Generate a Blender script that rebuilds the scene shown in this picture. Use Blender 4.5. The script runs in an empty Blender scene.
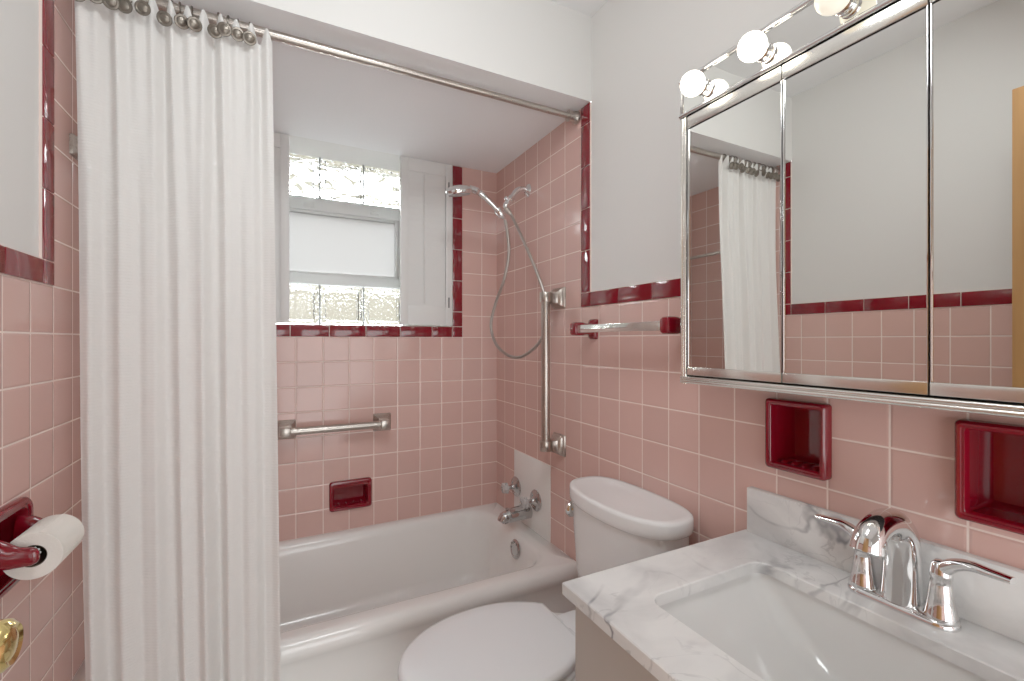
import bpy, bmesh, math, random
from mathutils import Vector, Matrix
random.seed(7)
PI = math.pi
S = bpy.context.scene
C = S.collection

# ------------------------------------------------------------------ measures
XR, XL, YB, YF = 1.0325, -0.4674, 2.1886, -1.0      # tiled faces of right, left, back; wall behind
ZCEIL, ZALC, YSOF = 2.455, 2.140, 1.3697            # room ceiling, tub alcove ceiling, soffit face
T = 0.11                                            # tile pitch
ZROW = 1.926                                        # a grout row
ZCAP0, ZCAP1 = 1.376, 1.431                         # maroon cap band
SY0, SY1 = 1.3697, 1.4265                           # vertical maroon band

# ------------------------------------------------------------------ materials
def new_mat(name):
    m = bpy.data.materials.new(name); m.use_nodes = True
    nt = m.node_tree
    return m, nt, nt.nodes['Principled BSDF']

def srgb(r, g, b):
    f = lambda c: (c/255/12.92) if c/255 <= .04045 else ((c/255+.055)/1.055)**2.4
    return (f(r), f(g), f(b), 1)

def mat(name, col, rough=.5, metal=0, coat=0, trans=0, ior=1.5, emit=0, emitcol=None, bump=0, bscale=40, spec=.5, sss=0):
    m, nt, p = new_mat(name)
    p.inputs['Base Color'].default_value = col
    p.inputs['Roughness'].default_value = rough
    p.inputs['Metallic'].default_value = metal
    p.inputs['Coat Weight'].default_value = coat
    p.inputs['Coat Roughness'].default_value = .05
    p.inputs['Transmission Weight'].default_value = trans
    p.inputs['IOR'].default_value = ior
    p.inputs['Specular IOR Level'].default_value = spec
    if emit:
        p.inputs['Emission Color'].default_value = emitcol or col
        p.inputs['Emission Strength'].default_value = emit
    n = nt.nodes.new('ShaderNodeTexNoise'); n.inputs['Scale'].default_value = bscale
    tc = nt.nodes.new('ShaderNodeTexCoord')
    nt.links.new(tc.outputs['Object'], n.inputs['Vector'])
    if bump:
        b = nt.nodes.new('ShaderNodeBump'); b.inputs['Strength'].default_value = bump; b.inputs['Distance'].default_value = .002
        nt.links.new(n.outputs['Fac'], b.inputs['Height']); nt.links.new(b.outputs['Normal'], p.inputs['Normal'])
    # a little life in the roughness keeps every surface procedural
    mr = nt.nodes.new('ShaderNodeMapRange')
    mr.inputs['To Min'].default_value = rough*.9; mr.inputs['To Max'].default_value = min(1, rough*1.1)
    nt.links.new(n.outputs['Fac'], mr.inputs['Value']); nt.links.new(mr.outputs['Result'], p.inputs['Roughness'])
    return m

def tile_mat(name, axis, u0, v0, col, grout, pitch=T, rough=.13, var=.04, gw=.0017):
    m, nt, p = new_mat(name)
    N, L = nt.nodes, nt.links
    def mth(op, a, b=None, c=None):
        n = N.new('ShaderNodeMath'); n.operation = op
        for i, v in enumerate((a, b, c)):
            if v is None: continue
            if isinstance(v, (int, float)): n.inputs[i].default_value = v
            else: L.new(v, n.inputs[i])
        return n.outputs[0]
    geo = N.new('ShaderNodeNewGeometry'); sep = N.new('ShaderNodeSeparateXYZ'); L.new(geo.outputs['Position'], sep.inputs[0])
    u, v = {'x': ('Y', 'Z'), 'y': ('X', 'Z'), 'z': ('X', 'Y')}[axis]
    def cell(o, o0):
        q = mth('DIVIDE', mth('SUBTRACT', sep.outputs[o], o0), pitch)
        f = mth('FRACT', q)
        return mth('FLOOR', q), mth('MULTIPLY', mth('MINIMUM', f, mth('SUBTRACT', 1.0, f)), pitch)
    cu, du = cell(u, u0); cv, dv = cell(v, v0)
    d = mth('MINIMUM', du, dv)
    def step(lo, hi):
        r = N.new('ShaderNodeMapRange'); r.interpolation_type = 'SMOOTHSTEP'
        r.inputs['From Min'].default_value = lo; r.inputs['From Max'].default_value = hi
        L.new(d, r.inputs['Value']); return r.outputs['Result']
    mask, cush = step(gw*.6, gw*1.35), step(gw*.6, .006)
    cx = N.new('ShaderNodeCombineXYZ'); L.new(cu, cx.inputs[0]); L.new(cv, cx.inputs[1])
    wn = N.new('ShaderNodeTexWhiteNoise'); wn.noise_dimensions = '2D'; L.new(cx.outputs[0], wn.inputs['Vector'])
    noi = N.new('ShaderNodeTexNoise'); noi.inputs['Scale'].default_value = 9; L.new(geo.outputs['Position'], noi.inputs['Vector'])
    hsv = N.new('ShaderNodeHueSaturation'); hsv.inputs['Color'].default_value = col
    vv = mth('ADD', mth('MULTIPLY', mth('SUBTRACT', wn.outputs['Value'], .5), var*2), 1.0)
    vv = mth('ADD', vv, mth('MULTIPLY', mth('SUBTRACT', noi.outputs['Fac'], .5), .06))
    L.new(vv, hsv.inputs['Value'])
    mix = N.new('ShaderNodeMix'); mix.data_type = 'RGBA'
    L.new(mask, mix.inputs['Factor']); mix.inputs['A'].default_value = grout; L.new(hsv.outputs['Color'], mix.inputs['B'])
    L.new(mix.outputs['Result'], p.inputs['Base Color'])
    rr = N.new('ShaderNodeMapRange'); rr.inputs['To Min'].default_value = .7; rr.inputs['To Max'].default_value = rough
    L.new(mask, rr.inputs['Value']); L.new(rr.outputs['Result'], p.inputs['Roughness'])
    # slight per-tile tilt and waviness
    n2 = N.new('ShaderNodeTexNoise'); n2.inputs['Scale'].default_value = 14; L.new(geo.outputs['Position'], n2.inputs['Vector'])
    h = mth('ADD', mth('MULTIPLY', cush, 1.0), mth('MULTIPLY', n2.outputs['Fac'], .25))
    b = N.new('ShaderNodeBump'); b.inputs['Strength'].default_value = .55; b.inputs['Distance'].default_value = .0016
    L.new(h, b.inputs['Height']); L.new(b.outputs['Normal'], p.inputs['Normal'])
    return m

PINK, GROUT = srgb(210, 169, 159), srgb(240, 222, 213)
M = {}
M['tile_r'] = tile_mat('pink tile side wall', 'x', YB - .0995, ZROW, PINK, GROUT)
M['tile_l'] = tile_mat('pink tile left wall', 'x', 1.4304, ZROW, PINK, GROUT)
M['tile_b'] = tile_mat('pink tile back wall', 'y', XR - .0857, ZROW, PINK, GROUT)
M['tile_f'] = tile_mat('floor tile', 'z', 0, 0, srgb(225, 222, 218), srgb(170, 165, 160), pitch=.0508, rough=.3)
M['paint'] = mat('white wall paint', srgb(219, 218, 215), .55, bump=.08, bscale=120)
M['ceil'] = mat('ceiling paint', srgb(236, 237, 238), .7, bump=.1, bscale=90)
M['maroon'] = mat('maroon glazed ceramic', srgb(116, 7, 23), .12, coat=.3, bump=.05, bscale=22)
M['groutplain'] = mat('pale grout', srgb(232, 212, 203), .8, bump=.2, bscale=400)
M['white_gloss'] = mat('white porcelain', srgb(236, 237, 237), .08, coat=.4)
M['tub'] = mat('white enamel', srgb(241, 240, 237), .16, coat=.4)
M['seatp'] = mat('white plastic', srgb(234, 236, 238), .22)
M['chrome'] = mat('polished chrome', srgb(226, 226, 226), .06, metal=1)
M['chrome_soft'] = mat('soft chrome trim', srgb(230, 228, 222), .24, metal=1)
M['chrome_tub'] = mat('tub chrome', srgb(188, 188, 188), .07, metal=1)
M['nickel'] = mat('brushed nickel', srgb(184, 176, 168), .28, metal=1, bump=.05, bscale=500)
M['pewter'] = mat('pewter hook metal', srgb(118, 111, 102), .36, metal=1)
M['brass'] = mat('polished brass', srgb(214, 190, 120), .12, metal=1)
M['mirror'] = mat('mirror glass', srgb(226, 226, 222), .0, metal=1)
M['black'] = mat('dark gap', srgb(22, 21, 20), .6)
M['wood'] = None
M['vanity'] = mat('greige cabinet paint', srgb(168, 160, 151), .4, bump=.05)
M['shutter'] = mat('white shutter paint', srgb(226, 227, 225), .4, bump=.05)
M['alum'] = mat('mill aluminium', srgb(208, 210, 208), .4, metal=.15)
M['panel'] = mat('white wall panel', srgb(240, 239, 236), .3)
M['acrylic'] = mat('clear acrylic', srgb(244, 244, 243), .06, trans=.6, ior=1.49)
M['paper'] = mat('toilet paper', srgb(236, 232, 224), .95, bump=.3, bscale=300)
M['core'] = mat('cardboard core', srgb(70, 55, 45), .9)
M['showergrey'] = mat('grey spray face', srgb(150, 152, 152), .35)
M['bulb_on'] = mat('lit frosted bulb', srgb(255, 250, 240), .3, emit=9, emitcol=srgb(255, 244, 226))
M['bulb_dim'] = mat('cream frosted bulb', srgb(243, 238, 220), .3, emit=.55, emitcol=srgb(255, 246, 224))
M['hose'] = None

def hose_mat():
    m, nt, p = new_mat('ribbed metal hose')
    p.inputs['Base Color'].default_value = srgb(176, 170, 164); p.inputs['Metallic'].default_value = 1; p.inputs['Roughness'].default_value = .3
    return m
M['hose'] = hose_mat()

def wood_mat():
    m, nt, p = new_mat('honey oak veneer')
    N, L = nt.nodes, nt.links
    tc = N.new('ShaderNodeTexCoord'); mp = N.new('ShaderNodeMapping'); mp.inputs['Scale'].default_value = (6, 6, .5)
    n = N.new('ShaderNodeTexNoise'); n.inputs['Scale'].default_value = 8; n.inputs['Detail'].default_value = 6
    L.new(tc.outputs['Object'], mp.inputs[0]); L.new(mp.outputs[0], n.inputs['Vector'])
    r = N.new('ShaderNodeValToRGB'); r.color_ramp.elements[0].color = srgb(150, 105, 58); r.color_ramp.elements[1].color = srgb(190, 142, 86)
    L.new(n.outputs['Fac'], r.inputs[0]); L.new(r.outputs[0], p.inputs['Base Color']); p.inputs['Roughness'].default_value = .35
    return m
M['wood'] = wood_mat()

def marble_mat():
    m, nt, p = new_mat('white grey veined marble')
    N, L = nt.nodes, nt.links
    geo = N.new('ShaderNodeNewGeometry')
    def noise(scale, det, dist, off):
        mp = N.new('ShaderNodeMapping'); mp.inputs['Location'].default_value = off; mp.inputs['Rotation'].default_value = (.4, .3, .6)
        L.new(geo.outputs['Position'], mp.inputs[0])
        n = N.new('ShaderNodeTexNoise'); n.inputs['Scale'].default_value = scale; n.inputs['Detail'].default_value = det
        n.inputs['Distortion'].default_value = dist; L.new(mp.outputs[0], n.inputs['Vector']); return n.outputs['Fac']
    def m2(op, a, b):
        n = N.new('ShaderNodeMath'); n.operation = op
        for i, v in enumerate((a, b)):
            if isinstance(v, (int, float)): n.inputs[i].default_value = v
            else: L.new(v, n.inputs[i])
        return n.outputs[0]
    def ridge(f, w):
        a = m2('ABSOLUTE', m2('SUBTRACT', f, .5), 0)
        r = N.new('ShaderNodeMapRange'); r.interpolation_type = 'SMOOTHSTEP'
        r.inputs['From Min'].default_value = 0; r.inputs['From Max'].default_value = w
        r.inputs['To Min'].default_value = 1; r.inputs['To Max'].default_value = 0
        L.new(a, r.inputs['Value']); return r.outputs['Result']
    v1 = ridge(noise(4.2, 4, 1.0, (3.1, 1.2, .4)), .035)
    v2 = ridge(noise(9, 5, 1.2, (7.7, 2.2, 5.4)), .02)
    msk = N.new('ShaderNodeMapRange'); msk.inputs['From Min'].default_value = .47; msk.inputs['From Max'].default_value = .64
    L.new(noise(4.5, 3, .3, (1.4, 9.2, 2.4)), msk.inputs['Value'])
    cloud = N.new('ShaderNodeMapRange'); cloud.inputs['From Min'].default_value = .45; cloud.inputs['From Max'].default_value = .75
    L.new(noise(6, 9, .6, (4.4, 3.2, 8.4)), cloud.inputs['Value'])
    veins = m2('MULTIPLY', m2('MAXIMUM', v1, m2('MULTIPLY', v2, .45)), msk.outputs['Result'])
    tot = m2('MINIMUM', m2('ADD', m2('MULTIPLY', veins, .75), m2('MULTIPLY', cloud.outputs['Result'], .5)), 1.0)
    r = N.new('ShaderNodeValToRGB'); r.color_ramp.elements[0].color = srgb(231, 231, 229); r.color_ramp.elements[1].color = srgb(120, 121, 126)
    L.new(tot, r.inputs[0]); L.new(r.outputs[0], p.inputs['Base Color'])
    p.inputs['Roughness'].default_value = .14
    return m
M['marble'] = marble_mat()

def fabric_mat(name, col, transl, wave=True):
    m, nt, p = new_mat(name)
    N, L = nt.nodes, nt.links
    p.inputs['Base Color'].default_value = col; p.inputs['Roughness'].default_value = .85
    p.inputs['Sheen Weight'].default_value = .15
    geo = N.new('ShaderNodeNewGeometry')
    w = N.new('ShaderNodeTexWave'); w.wave_type = 'BANDS'; w.bands_direction = 'Z'
    w.inputs['Scale'].default_value = 42; w.inputs['Distortion'].default_value = 3.0; w.inputs['Detail'].default_value = 2
    w.inputs['Detail Scale'].default_value = 3
    L.new(geo.outputs['Position'], w.inputs['Vector'])
    b = N.new('ShaderNodeBump'); b.inputs['Strength'].default_value = .32; b.inputs['Distance'].default_value = .0016
    L.new(w.outputs['Fac'], b.inputs['Height']); L.new(b.outputs['Normal'], p.inputs['Normal'])
    tr = N.new('ShaderNodeBsdfTranslucent'); tr.inputs['Color'].default_value = col
    mx = N.new('ShaderNodeMixShader'); mx.inputs[0].default_value = transl
    out = N['Material Output']
    L.new(p.outputs[0], mx.inputs[1]); L.new(tr.outputs[0], mx.inputs[2]); L.new(mx.outputs[0], out.inputs['Surface'])
    return m
M['curtain'] = fabric_mat('white crepe curtain', srgb(237, 236, 233), .25)

def frosted_mat():
    m, nt, p = new_mat('frosted vent pane')
    N, L = nt.nodes, nt.links
    p.inputs['Base Color'].default_value = srgb(225, 228, 228); p.inputs['Roughness'].default_value = .35
    tr = N.new('ShaderNodeBsdfTranslucent'); tr.inputs['Color'].default_value = srgb(84, 83, 81)
    n = N.new('ShaderNodeTexNoise'); n.inputs['Scale'].default_value = 200
    b = N.new('ShaderNodeBump'); b.inputs['Strength'].default_value = .1; b.inputs['Distance'].default_value = .001
    L.new(n.outputs['Fac'], b.inputs['Height']); L.new(b.outputs['Normal'], p.inputs['Normal'])
    mx = N.new('ShaderNodeMixShader'); mx.inputs[0].default_value = .6
    L.new(p.outputs[0], mx.inputs[1]); L.new(tr.outputs[0], mx.inputs[2]); L.new(mx.outputs[0], N['Material Output'].inputs['Surface'])
    return m
M['frosted'] = frosted_mat()

def block_mat(name, scale, strength, kind):
    m, nt, p = new_mat(name)
    N, L = nt.nodes, nt.links
    p.inputs['Base Color'].default_value = srgb(247, 250, 249); p.inputs['Roughness'].default_value = .04
    p.inputs['Transmission Weight'].default_value = 1; p.inputs['IOR'].default_value = 1.46
    geo = N.new('ShaderNodeNewGeometry')
    if kind == 'wave':
        t = N.new('ShaderNodeTexNoise'); t.inputs['Scale'].default_value = scale; t.inputs['Detail'].default_value = 1.5; t.inputs['Distortion'].default_value = 1.2
        o = t.outputs['Fac']
    else:
        t = N.new('ShaderNodeTexVoronoi'); t.inputs['Scale'].default_value = scale; o = t.outputs['Distance']
    L.new(geo.outputs['Position'], t.inputs['Vector'])
    b = N.new('ShaderNodeBump'); b.inputs['Strength'].default_value = strength; b.inputs['Distance'].default_value = .02
    L.new(o, b.inputs['Height']); L.new(b.outputs['Normal'], p.inputs['Normal'])
    return m
M['blk_wave'] = block_mat('wavy glass block', 10, 1.0, 'wave')
M['blk_ice'] = block_mat('crinkled glass block', 80, .22, 'ice')
M['blk_edge'] = mat('clear block edge', srgb(235, 240, 238), .08, trans=.85, ior=1.46)

# ------------------------------------------------------------------ mesh helpers
def box(bm, lo, hi, bev=0, seg=2, mi=0):
    x0, y0, z0 = lo; x1, y1, z1 = hi
    vs = [bm.verts.new(p) for p in ((x0,y0,z0),(x1,y0,z0),(x1,y1,z0),(x0,y1,z0),(x0,y0,z1),(x1,y0,z1),(x1,y1,z1),(x0,y1,z1))]
    fs = [bm.faces.new([vs[i] for i in q]) for q in ((0,3,2,1),(4,5,6,7),(0,1,5,4),(1,2,6,5),(2,3,7,6),(3,0,4,7))]
    for f in fs: f.material_index = mi
    if bev:
        es = list({e for f in fs for e in f.edges})
        r = bmesh.ops.bevel(bm, geom=es, offset=bev, segments=seg, affect='EDGES', profile=.5)
        for f in r['faces']: f.material_index = mi
    return bm

def loft(bm, loops, cap0=True, cap1=True, mi=0, closed=True):
    rows = [[bm.verts.new(p) for p in lp] for lp in loops]
    n = len(rows[0])
    for a, b in zip(rows, rows[1:]):
        for i in range(n if closed else n-1):
            j = (i+1) % n
            f = bm.faces.new((a[i], a[j], b[j], b[i])); f.material_index = mi
    if cap0: bm.faces.new(rows[0][::-1]).material_index = mi
    if cap1: bm.faces.new(rows[-1]).material_index = mi
    return rows

def frame_of(d):
    d = Vector(d).normalized()
    a = Vector((0,0,1)) if abs(d.z) < .9 else Vector((1,0,0))
    u = d.cross(a).normalized(); v = d.cross(u).normalized()
    return u, v

def tube(bm, pts, r, seg=14, cap=True, mi=0, squash=None):
    pts = [Vector(p) for p in pts]; n = len(pts)
    rs = r if isinstance(r, (list, tuple)) else [r]*n
    tans = []
    for i in range(n):
        a = pts[max(0,i-1)]; b = pts[min(n-1,i+1)]
        tans.append((b-a).normalized())
    u, v = frame_of(tans[0]); loops = []
    for i in range(n):
        t = tans[i]
        u = (u - t*u.dot(t)).normalized(); v = t.cross(u)
        q = squash[i] if squash else 1
        loops.append([pts[i] + (u*math.cos(k*2*PI/seg)*q + v*math.sin(k*2*PI/seg))*rs[i] for k in range(seg)])
    loft(bm, loops, cap, cap, mi)

def smooth_path(pts, n=8):
    P = [Vector(p) for p in pts]; out = []
    for i in range(len(P)-1):
        p0 = P[max(0,i-1)]; p1 = P[i]; p2 = P[i+1]; p3 = P[min(len(P)-1,i+2)]
        for k in range(n):
            t = k/n
            out.append(.5*((2*p1)+(-p0+p2)*t+(2*p0-5*p1+4*p2-p3)*t*t+(-p0+3*p1-3*p2+p3)*t**3))
    out.append(P[-1]); return out

def lathe(bm, prof, origin, axis, seg=28, mi=0):
    o = Vector(origin); d = Vector(axis).normalized(); u, v = frame_of(d)
    loops = [[o + d*h + (u*math.cos(k*2*PI/seg)+v*math.sin(k*2*PI/seg))*max(r,1e-5) for k in range(seg)] for r, h in prof]
    loft(bm, loops, True, True, mi)

def rrect(x0, x1, y0, y1, r, n=6):
    """rounded rectangle, (n+1)*4 points counter-clockwise"""
    r = max(min(r, (x1-x0)/2-1e-5, (y1-y0)/2-1e-5), 1e-5); out = []
    for cx, cy, a in ((x1-r,y1-r,0),(x0+r,y1-r,PI/2),(x0+r,y0+r,PI),(x1-r,y0+r,1.5*PI)):
        for k in range(n+1):
            t = a + k*PI/2/n
            out.append((cx+r*math.cos(t), cy+r*math.sin(t)))
    return out

def fix(bm):
    bmesh.ops.remove_doubles(bm, verts=bm.verts, dist=1e-6)
    bmesh.ops.recalc_face_normals(bm, faces=bm.faces)

def sm(a, b_, x): q = max(0, min(1, (x-a)/(b_-a))); return q*q*(3-2*q)
ORG = {}
def obj(name, bm, mats, parent=None, smooth=True, angle=40, recalc=True, loc=None):
    if recalc: fix(bm)
    vs = [v.co for v in bm.verts]
    if parent is not None: o3 = Vector(ORG[parent.name]) if loc is None else Vector(loc)
    elif loc is not None: o3 = Vector(loc)
    else:
        o3 = Vector(((min(v.x for v in vs)+max(v.x for v in vs))/2, (min(v.y for v in vs)+max(v.y for v in vs))/2, min(v.z for v in vs)))
    for v in bm.verts: v.co -= o3
    me = bpy.data.meshes.new(name); bm.to_mesh(me); bm.free()
    if not isinstance(mats, (list, tuple)): mats = [mats]
    for m in mats: me.materials.append(m)
    if smooth:
        for p in me.polygons: p.use_smooth = True
        me.set_sharp_from_angle(angle=math.radians(angle))
    o = bpy.data.objects.new(name, me); C.objects.link(o)
    if parent is not None:
        o.parent = parent; o.location = o3 - Vector(ORG[parent.name])
    else: o.location = o3
    ORG[o.name] = o3
    return o

def tag(o, label, cat, group=None, kind=None):
    o['label'] = label; o['category'] = cat
    if group: o['group'] = group
    if kind: o['kind'] = kind
    return o

def thing(name, label, cat, loc, group=None):
    o = bpy.data.objects.new(name, None); C.objects.link(o); o.location = loc; o.empty_display_size = .05
    ORG[o.name] = Vector(loc)
    return tag(o, label, cat, group)

def struct(o): o['kind'] = 'structure'; return o
def B(): return bmesh.new()

def dup(root, delta, label=None):
    """copy a thing with its parts and sub-parts; mesh data shared"""
    def cp(o, par):
        c = o.copy(); C.objects.link(c); c.parent = par
        for ch in list(o.children): cp(ch, c)
        return c
    r = cp(root, None); r.location = Vector(root.location)+Vector(delta)
    ORG[r.name] = Vector(ORG[root.name])+Vector(delta)
    if label: r['label'] = label
    return r

def panel(bm, axis, c, ur, vr, holes, mi, flip=False):
    """flat wall panel with rectangular openings; axis = constant axis"""
    us = sorted({ur[0], ur[1]} | {h[k] for h in holes for k in (0,1)}); vs = sorted({vr[0], vr[1]} | {h[k] for h in holes for k in (2,3)})
    us = [u for u in us if ur[0] <= u <= ur[1]]; vs = [v for v in vs if vr[0] <= v <= vr[1]]
    P = (lambda u, v: (c,u,v)) if axis == 'x' else ((lambda u, v: (u,c,v)) if axis == 'y' else (lambda u, v: (u,v,c)))
    for a, b in zip(us, us[1:]):
        for d, e in zip(vs, vs[1:]):
            mu, mv = (a+b)/2, (d+e)/2
            if any(h[0] < mu < h[1] and h[2] < mv < h[3] for h in holes): continue
            q = [bm.verts.new(P(*t)) for t in ((a,d),(b,d),(b,e),(a,e))]
            f = bm.faces.new(q[::-1] if flip else q); f.material_index = mi

# ------------------------------------------------------------------ the room
D1 = (.5403, .6735, .956, 1.1165)        # recessed dishes on the right wall: y0 y1 z0 z1
D2 = (.1850, .3395, .952, 1.118)
DB = (.2009, .3860, .480, .6138)         # dish on the back wall: x0 x1 z0 z1
DT = (1.128, 1.292, .775, .935)          # paper holder recess on the left wall
ins = lambda d, m: (d[0]+m, d[1]-m, d[2]+m, d[3]-m)

b = B()
panel(b, 'x', XR+.004, (YF, SY0), (ZCAP1-.01, ZCEIL), [], 1, True)
panel(b, 'x', XR, (YF, SY0), (0, ZCAP1-.012), [ins(D1,.008), ins(D2,.008)], 0, True)
panel(b, 'x', XR, (SY0, YB), (0, ZALC), [], 0, True)
for h in (D1, D2):
    pass
struct(obj('wall_right', b, [M['tile_r'], M['paint']], smooth=False, recalc=False, loc=(XR,0,0)))
b = B()
panel(b, 'x', XL-.004, (YF, SY0), (ZCAP1-.01, ZCEIL), [], 1)
panel(b, 'x', XL, (YF, SY0), (0, ZCAP1-.012), [ins(DT,.008)], 0)
panel(b, 'x', XL, (SY0, YB), (0, ZALC), [], 0)
struct(obj('wall_left', b, [M['tile_l'], M['paint']], smooth=False, recalc=False, loc=(XL,0,0)))
# window opening in the back wall
WX0, WX1, WZ0 = -.232, .782, 1.321
YW = 2.375                                # plane of the glass
b = B()
panel(b, 'y', YB, (XL, XR), (0, ZALC), [(WX0, WX1, WZ0, ZALC+.1), ins(DB,.008)], 0)
# plastered reveal of the opening
def quad(bm, pts, mi=0):
    bm.faces.new([bm.verts.new(p) for p in pts]).material_index = mi
quad(b, [(WX0,YB,WZ0),(WX1,YB,WZ0),(WX1,YW+.14,WZ0),(WX0,YW+.14,WZ0)], 1)
quad(b, [(WX0,YB,WZ0),(WX0,YW+.14,WZ0),(WX0,YW+.14,ZALC),(WX0,YB,ZALC)], 1)
quad(b, [(WX1,YB,WZ0),(WX1,YW+.14,WZ0),(WX1,YW+.14,ZALC),(WX1,YB,ZALC)], 1)
quad(b, [(WX0,YB,ZALC),(WX0,YW+.14,ZALC),(WX1,YW+.14,ZALC),(WX1,YB,ZALC)], 1)
# wall outside the glass area on the window plane
BX0, BX1 = -.03, .584
panel(b, 'y', YW+.01, (WX0, WX1), (WZ0, ZALC), [(BX0, BX1, WZ0, ZALC)], 1)
struct(obj('wall_back', b, [M['tile_b'], M['paint']], smooth=False, recalc=False, loc=(.28,YB,0)))
b = B()
panel(b, 'y', YF, (XL, XR), (0, ZCEIL), [], 0, True)
struct(obj('wall_front', b, [M['paint']], smooth=False, recalc=False, loc=(.28,YF,0)))
b = B(); panel(b, 'z', 0, (XL, XR), (YF, YB), [], 0); struct(obj('floor', b, M['tile_f'], smooth=False, recalc=False))
b = B()
panel(b, 'z', ZCEIL, (XL-.01, XR+.01), (YF, YSOF), [], 0, True)
struct(obj('ceiling', b, M['ceil'], smooth=False, recalc=False))
# dropped soffit over the tub
b = B()
panel(b, 'y', YSOF, (XL-.006, XR+.006), (ZALC, ZCEIL), [], 0)
panel(b, 'z', ZALC, (XL, XR), (YSOF, YB), [], 1, True)
struct(obj('ceiling_soffit', b, [M['paint'], M['ceil']], smooth=False, recalc=False, loc=(.28,YSOF,ZALC)))

# maroon trim bands (bull-nosed bricks on a grout bed)
def band(name, axis, c, s, runs):
    """axis/plane constant c, s = direction into the room, runs = list of (u0,u1,v0,v1) bricks"""
    b = B(); g = .0011
    u0 = min(r[0] for r in runs); u1 = max(r[1] for r in runs); v0 = min(r[2] for r in runs); v1 = max(r[3] for r in runs)
    for (a, d, e, f) in runs:
        lo = [0,0,0]; hi = [0,0,0]
        for (p, q, ins_, mi, tk0, tk1) in ((a, d, g, 0, -.004, .0042), (a, d, 0, 1, -.004, .0012)):
            k0, k1 = sorted((c+s*tk0, c+s*tk1))
            if axis == 'x': lo, hi = (k0, a+ins_, e+ins_), (k1, d-ins_, f-ins_)
            else: lo, hi = (a+ins_, k0, e+ins_), (d-ins_, k1, f-ins_)
            box(b, lo, hi, .0022 if mi == 0 else 0, 2, mi)
    return struct(obj(name, b, [M['maroon'], M['groutplain']]))
cut = .1575
def row(u_from, u_to, step, v0, v1):
    out = []; u = u_from; sgn = 1 if u_to > u_from else -1
    while (u_to-u)*sgn > 1e-4:
        n = u+sgn*step
        if (u_to-n)*sgn < 0: n = u_to
        out.append((min(u,n), max(u,n), v0, v1)); u = n
    return out
vert = lambda z0, z1, step, y0, y1: [(y0, y1, r[0], r[1]) for r in row(z0, z1, step, 0, 0)]
right_runs = [(SY0, SY1, ZCAP0, ZCAP1)] + vert(ZCAP1, ZALC-.001, .1585, SY0, SY1) + row(SY0, YF, cut, ZCAP0, ZCAP1)
band('trim_1', 'x', XR, -1, right_runs)
band('trim_2', 'x', XL, 1, right_runs)
BV0, BV1 = 1.266, 1.3205
CX0, CX1 = .7835, .8385
back_runs = [(CX0, CX1, BV0, BV1)] + vert(BV1, BV1+.0755, .0755, CX0, CX1) + vert(BV1+.0755, ZALC-.001, .1587, CX0, CX1) \
    + [(.6777, CX0, BV0, BV1)] + row(.6777, WX0-.05, .1584, BV0, BV1)
band('trim_3', 'y', YB, -1, back_runs)
# white patch panel behind the tub taps, flush on the tiles
b = B(); box(b, (XR-.0035, 1.6493, .384), (XR+.002, 1.980, .7145), .001)
tag(obj('wall_panel', b, M['panel']), 'plain white square patch panel on the pink tile behind the tub taps', 'panel')

# ------------------------------------------------------------------ window with glass blocks
win = bpy.data.objects.new('window_1', None); C.objects.link(win); win.location = (.28, YW, WZ0); win['kind'] = 'structure'; ORG['window_1'] = Vector((.28, YW, WZ0))
PB = .2045
cols = [.1775-PB, .1775, .1775+PB]
def glass_block(x0, z0, w, h, m):
    b = B(); y0, y1 = YW+.005, YW+.09
    # loops from the front face out to the rim and round to the back face
    def lp(i, y, r=.012): return [(x, y, z) for x, z in rrect(x0+i, x0+w-i, z0+i, z0+h-i, r, 4)]
    loops = [lp(.024, y0+.006), lp(.020, y0+.001), lp(.006, y0), lp(.0, y0+.006), lp(0, y1-.006), lp(.006, y1), lp(.020, y1-.001), lp(.024, y1-.006)]
    rows = loft(b, loops, True, True, 0)
    o = obj('glass_block', b, m, win, angle=12)
    return o
hb = .1935
ZT0 = ZALC-.198
for i, x in enumerate(cols):
    glass_block(x+.004, ZT0, PB-.008, hb, M['blk_wave'])
    glass_block(x+.004, WZ0+.004, PB-.008, hb, M['blk_ice'])
# mortar bed between the blocks
b = B()
for x in [cols[0]] + [c+PB for c in cols]:
    for z0 in (ZT0-.004, WZ0):
        box(b, (x-.004, YW+.012, z0), (x+.004, YW+.088, z0+hb+.008))
obj('mortar', b, mat('grey mortar', srgb(150, 152, 150), .8, bump=.2), win, smooth=False)
VZ0, VZ1 = WZ0+.2, ZT0-.006
VX0, VX1 = cols[0], cols[2]+PB
b = B()
fr = .05
for lo, hi in (((VX0,YW-.005,VZ1-.062),(VX1,YW+.05,VZ1)), ((VX0,YW-.005,VZ0),(VX1,YW+.05,VZ0+.05)), ((VX0,YW-.004,VZ0+.05),(VX0+.03,YW+.05,VZ1-.062)), ((VX1-.03,YW-.004,VZ0+.05),(VX1,YW+.05,VZ1-.062))):
    box(b, lo, hi, .003)
for lo, hi in (((VX0+.03,YW+.006,VZ1-.074),(VX1-.03,YW+.03,VZ1-.062)), ((VX0+.03,YW+.006,VZ0+.05),(VX1-.03,YW+.03,VZ0+.060)), ((VX1-.048,YW+.004,VZ0+.05),(VX1-.03,YW+.03,VZ1-.062))):
    box(b, lo, hi, .002)
vf = obj('vent_frame', b, M['alum'], win)
for x in (.128, .4335):
    b = B(); box(b, (x-.022, YW-.014, VZ1-.050), (x+.022, YW-.004, VZ1-.024), .003); box(b, (x-.010, YW-.022, VZ1-.043), (x+.016, YW-.012, VZ1-.033), .002)
    obj('latch', b, M['alum'], vf)
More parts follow.
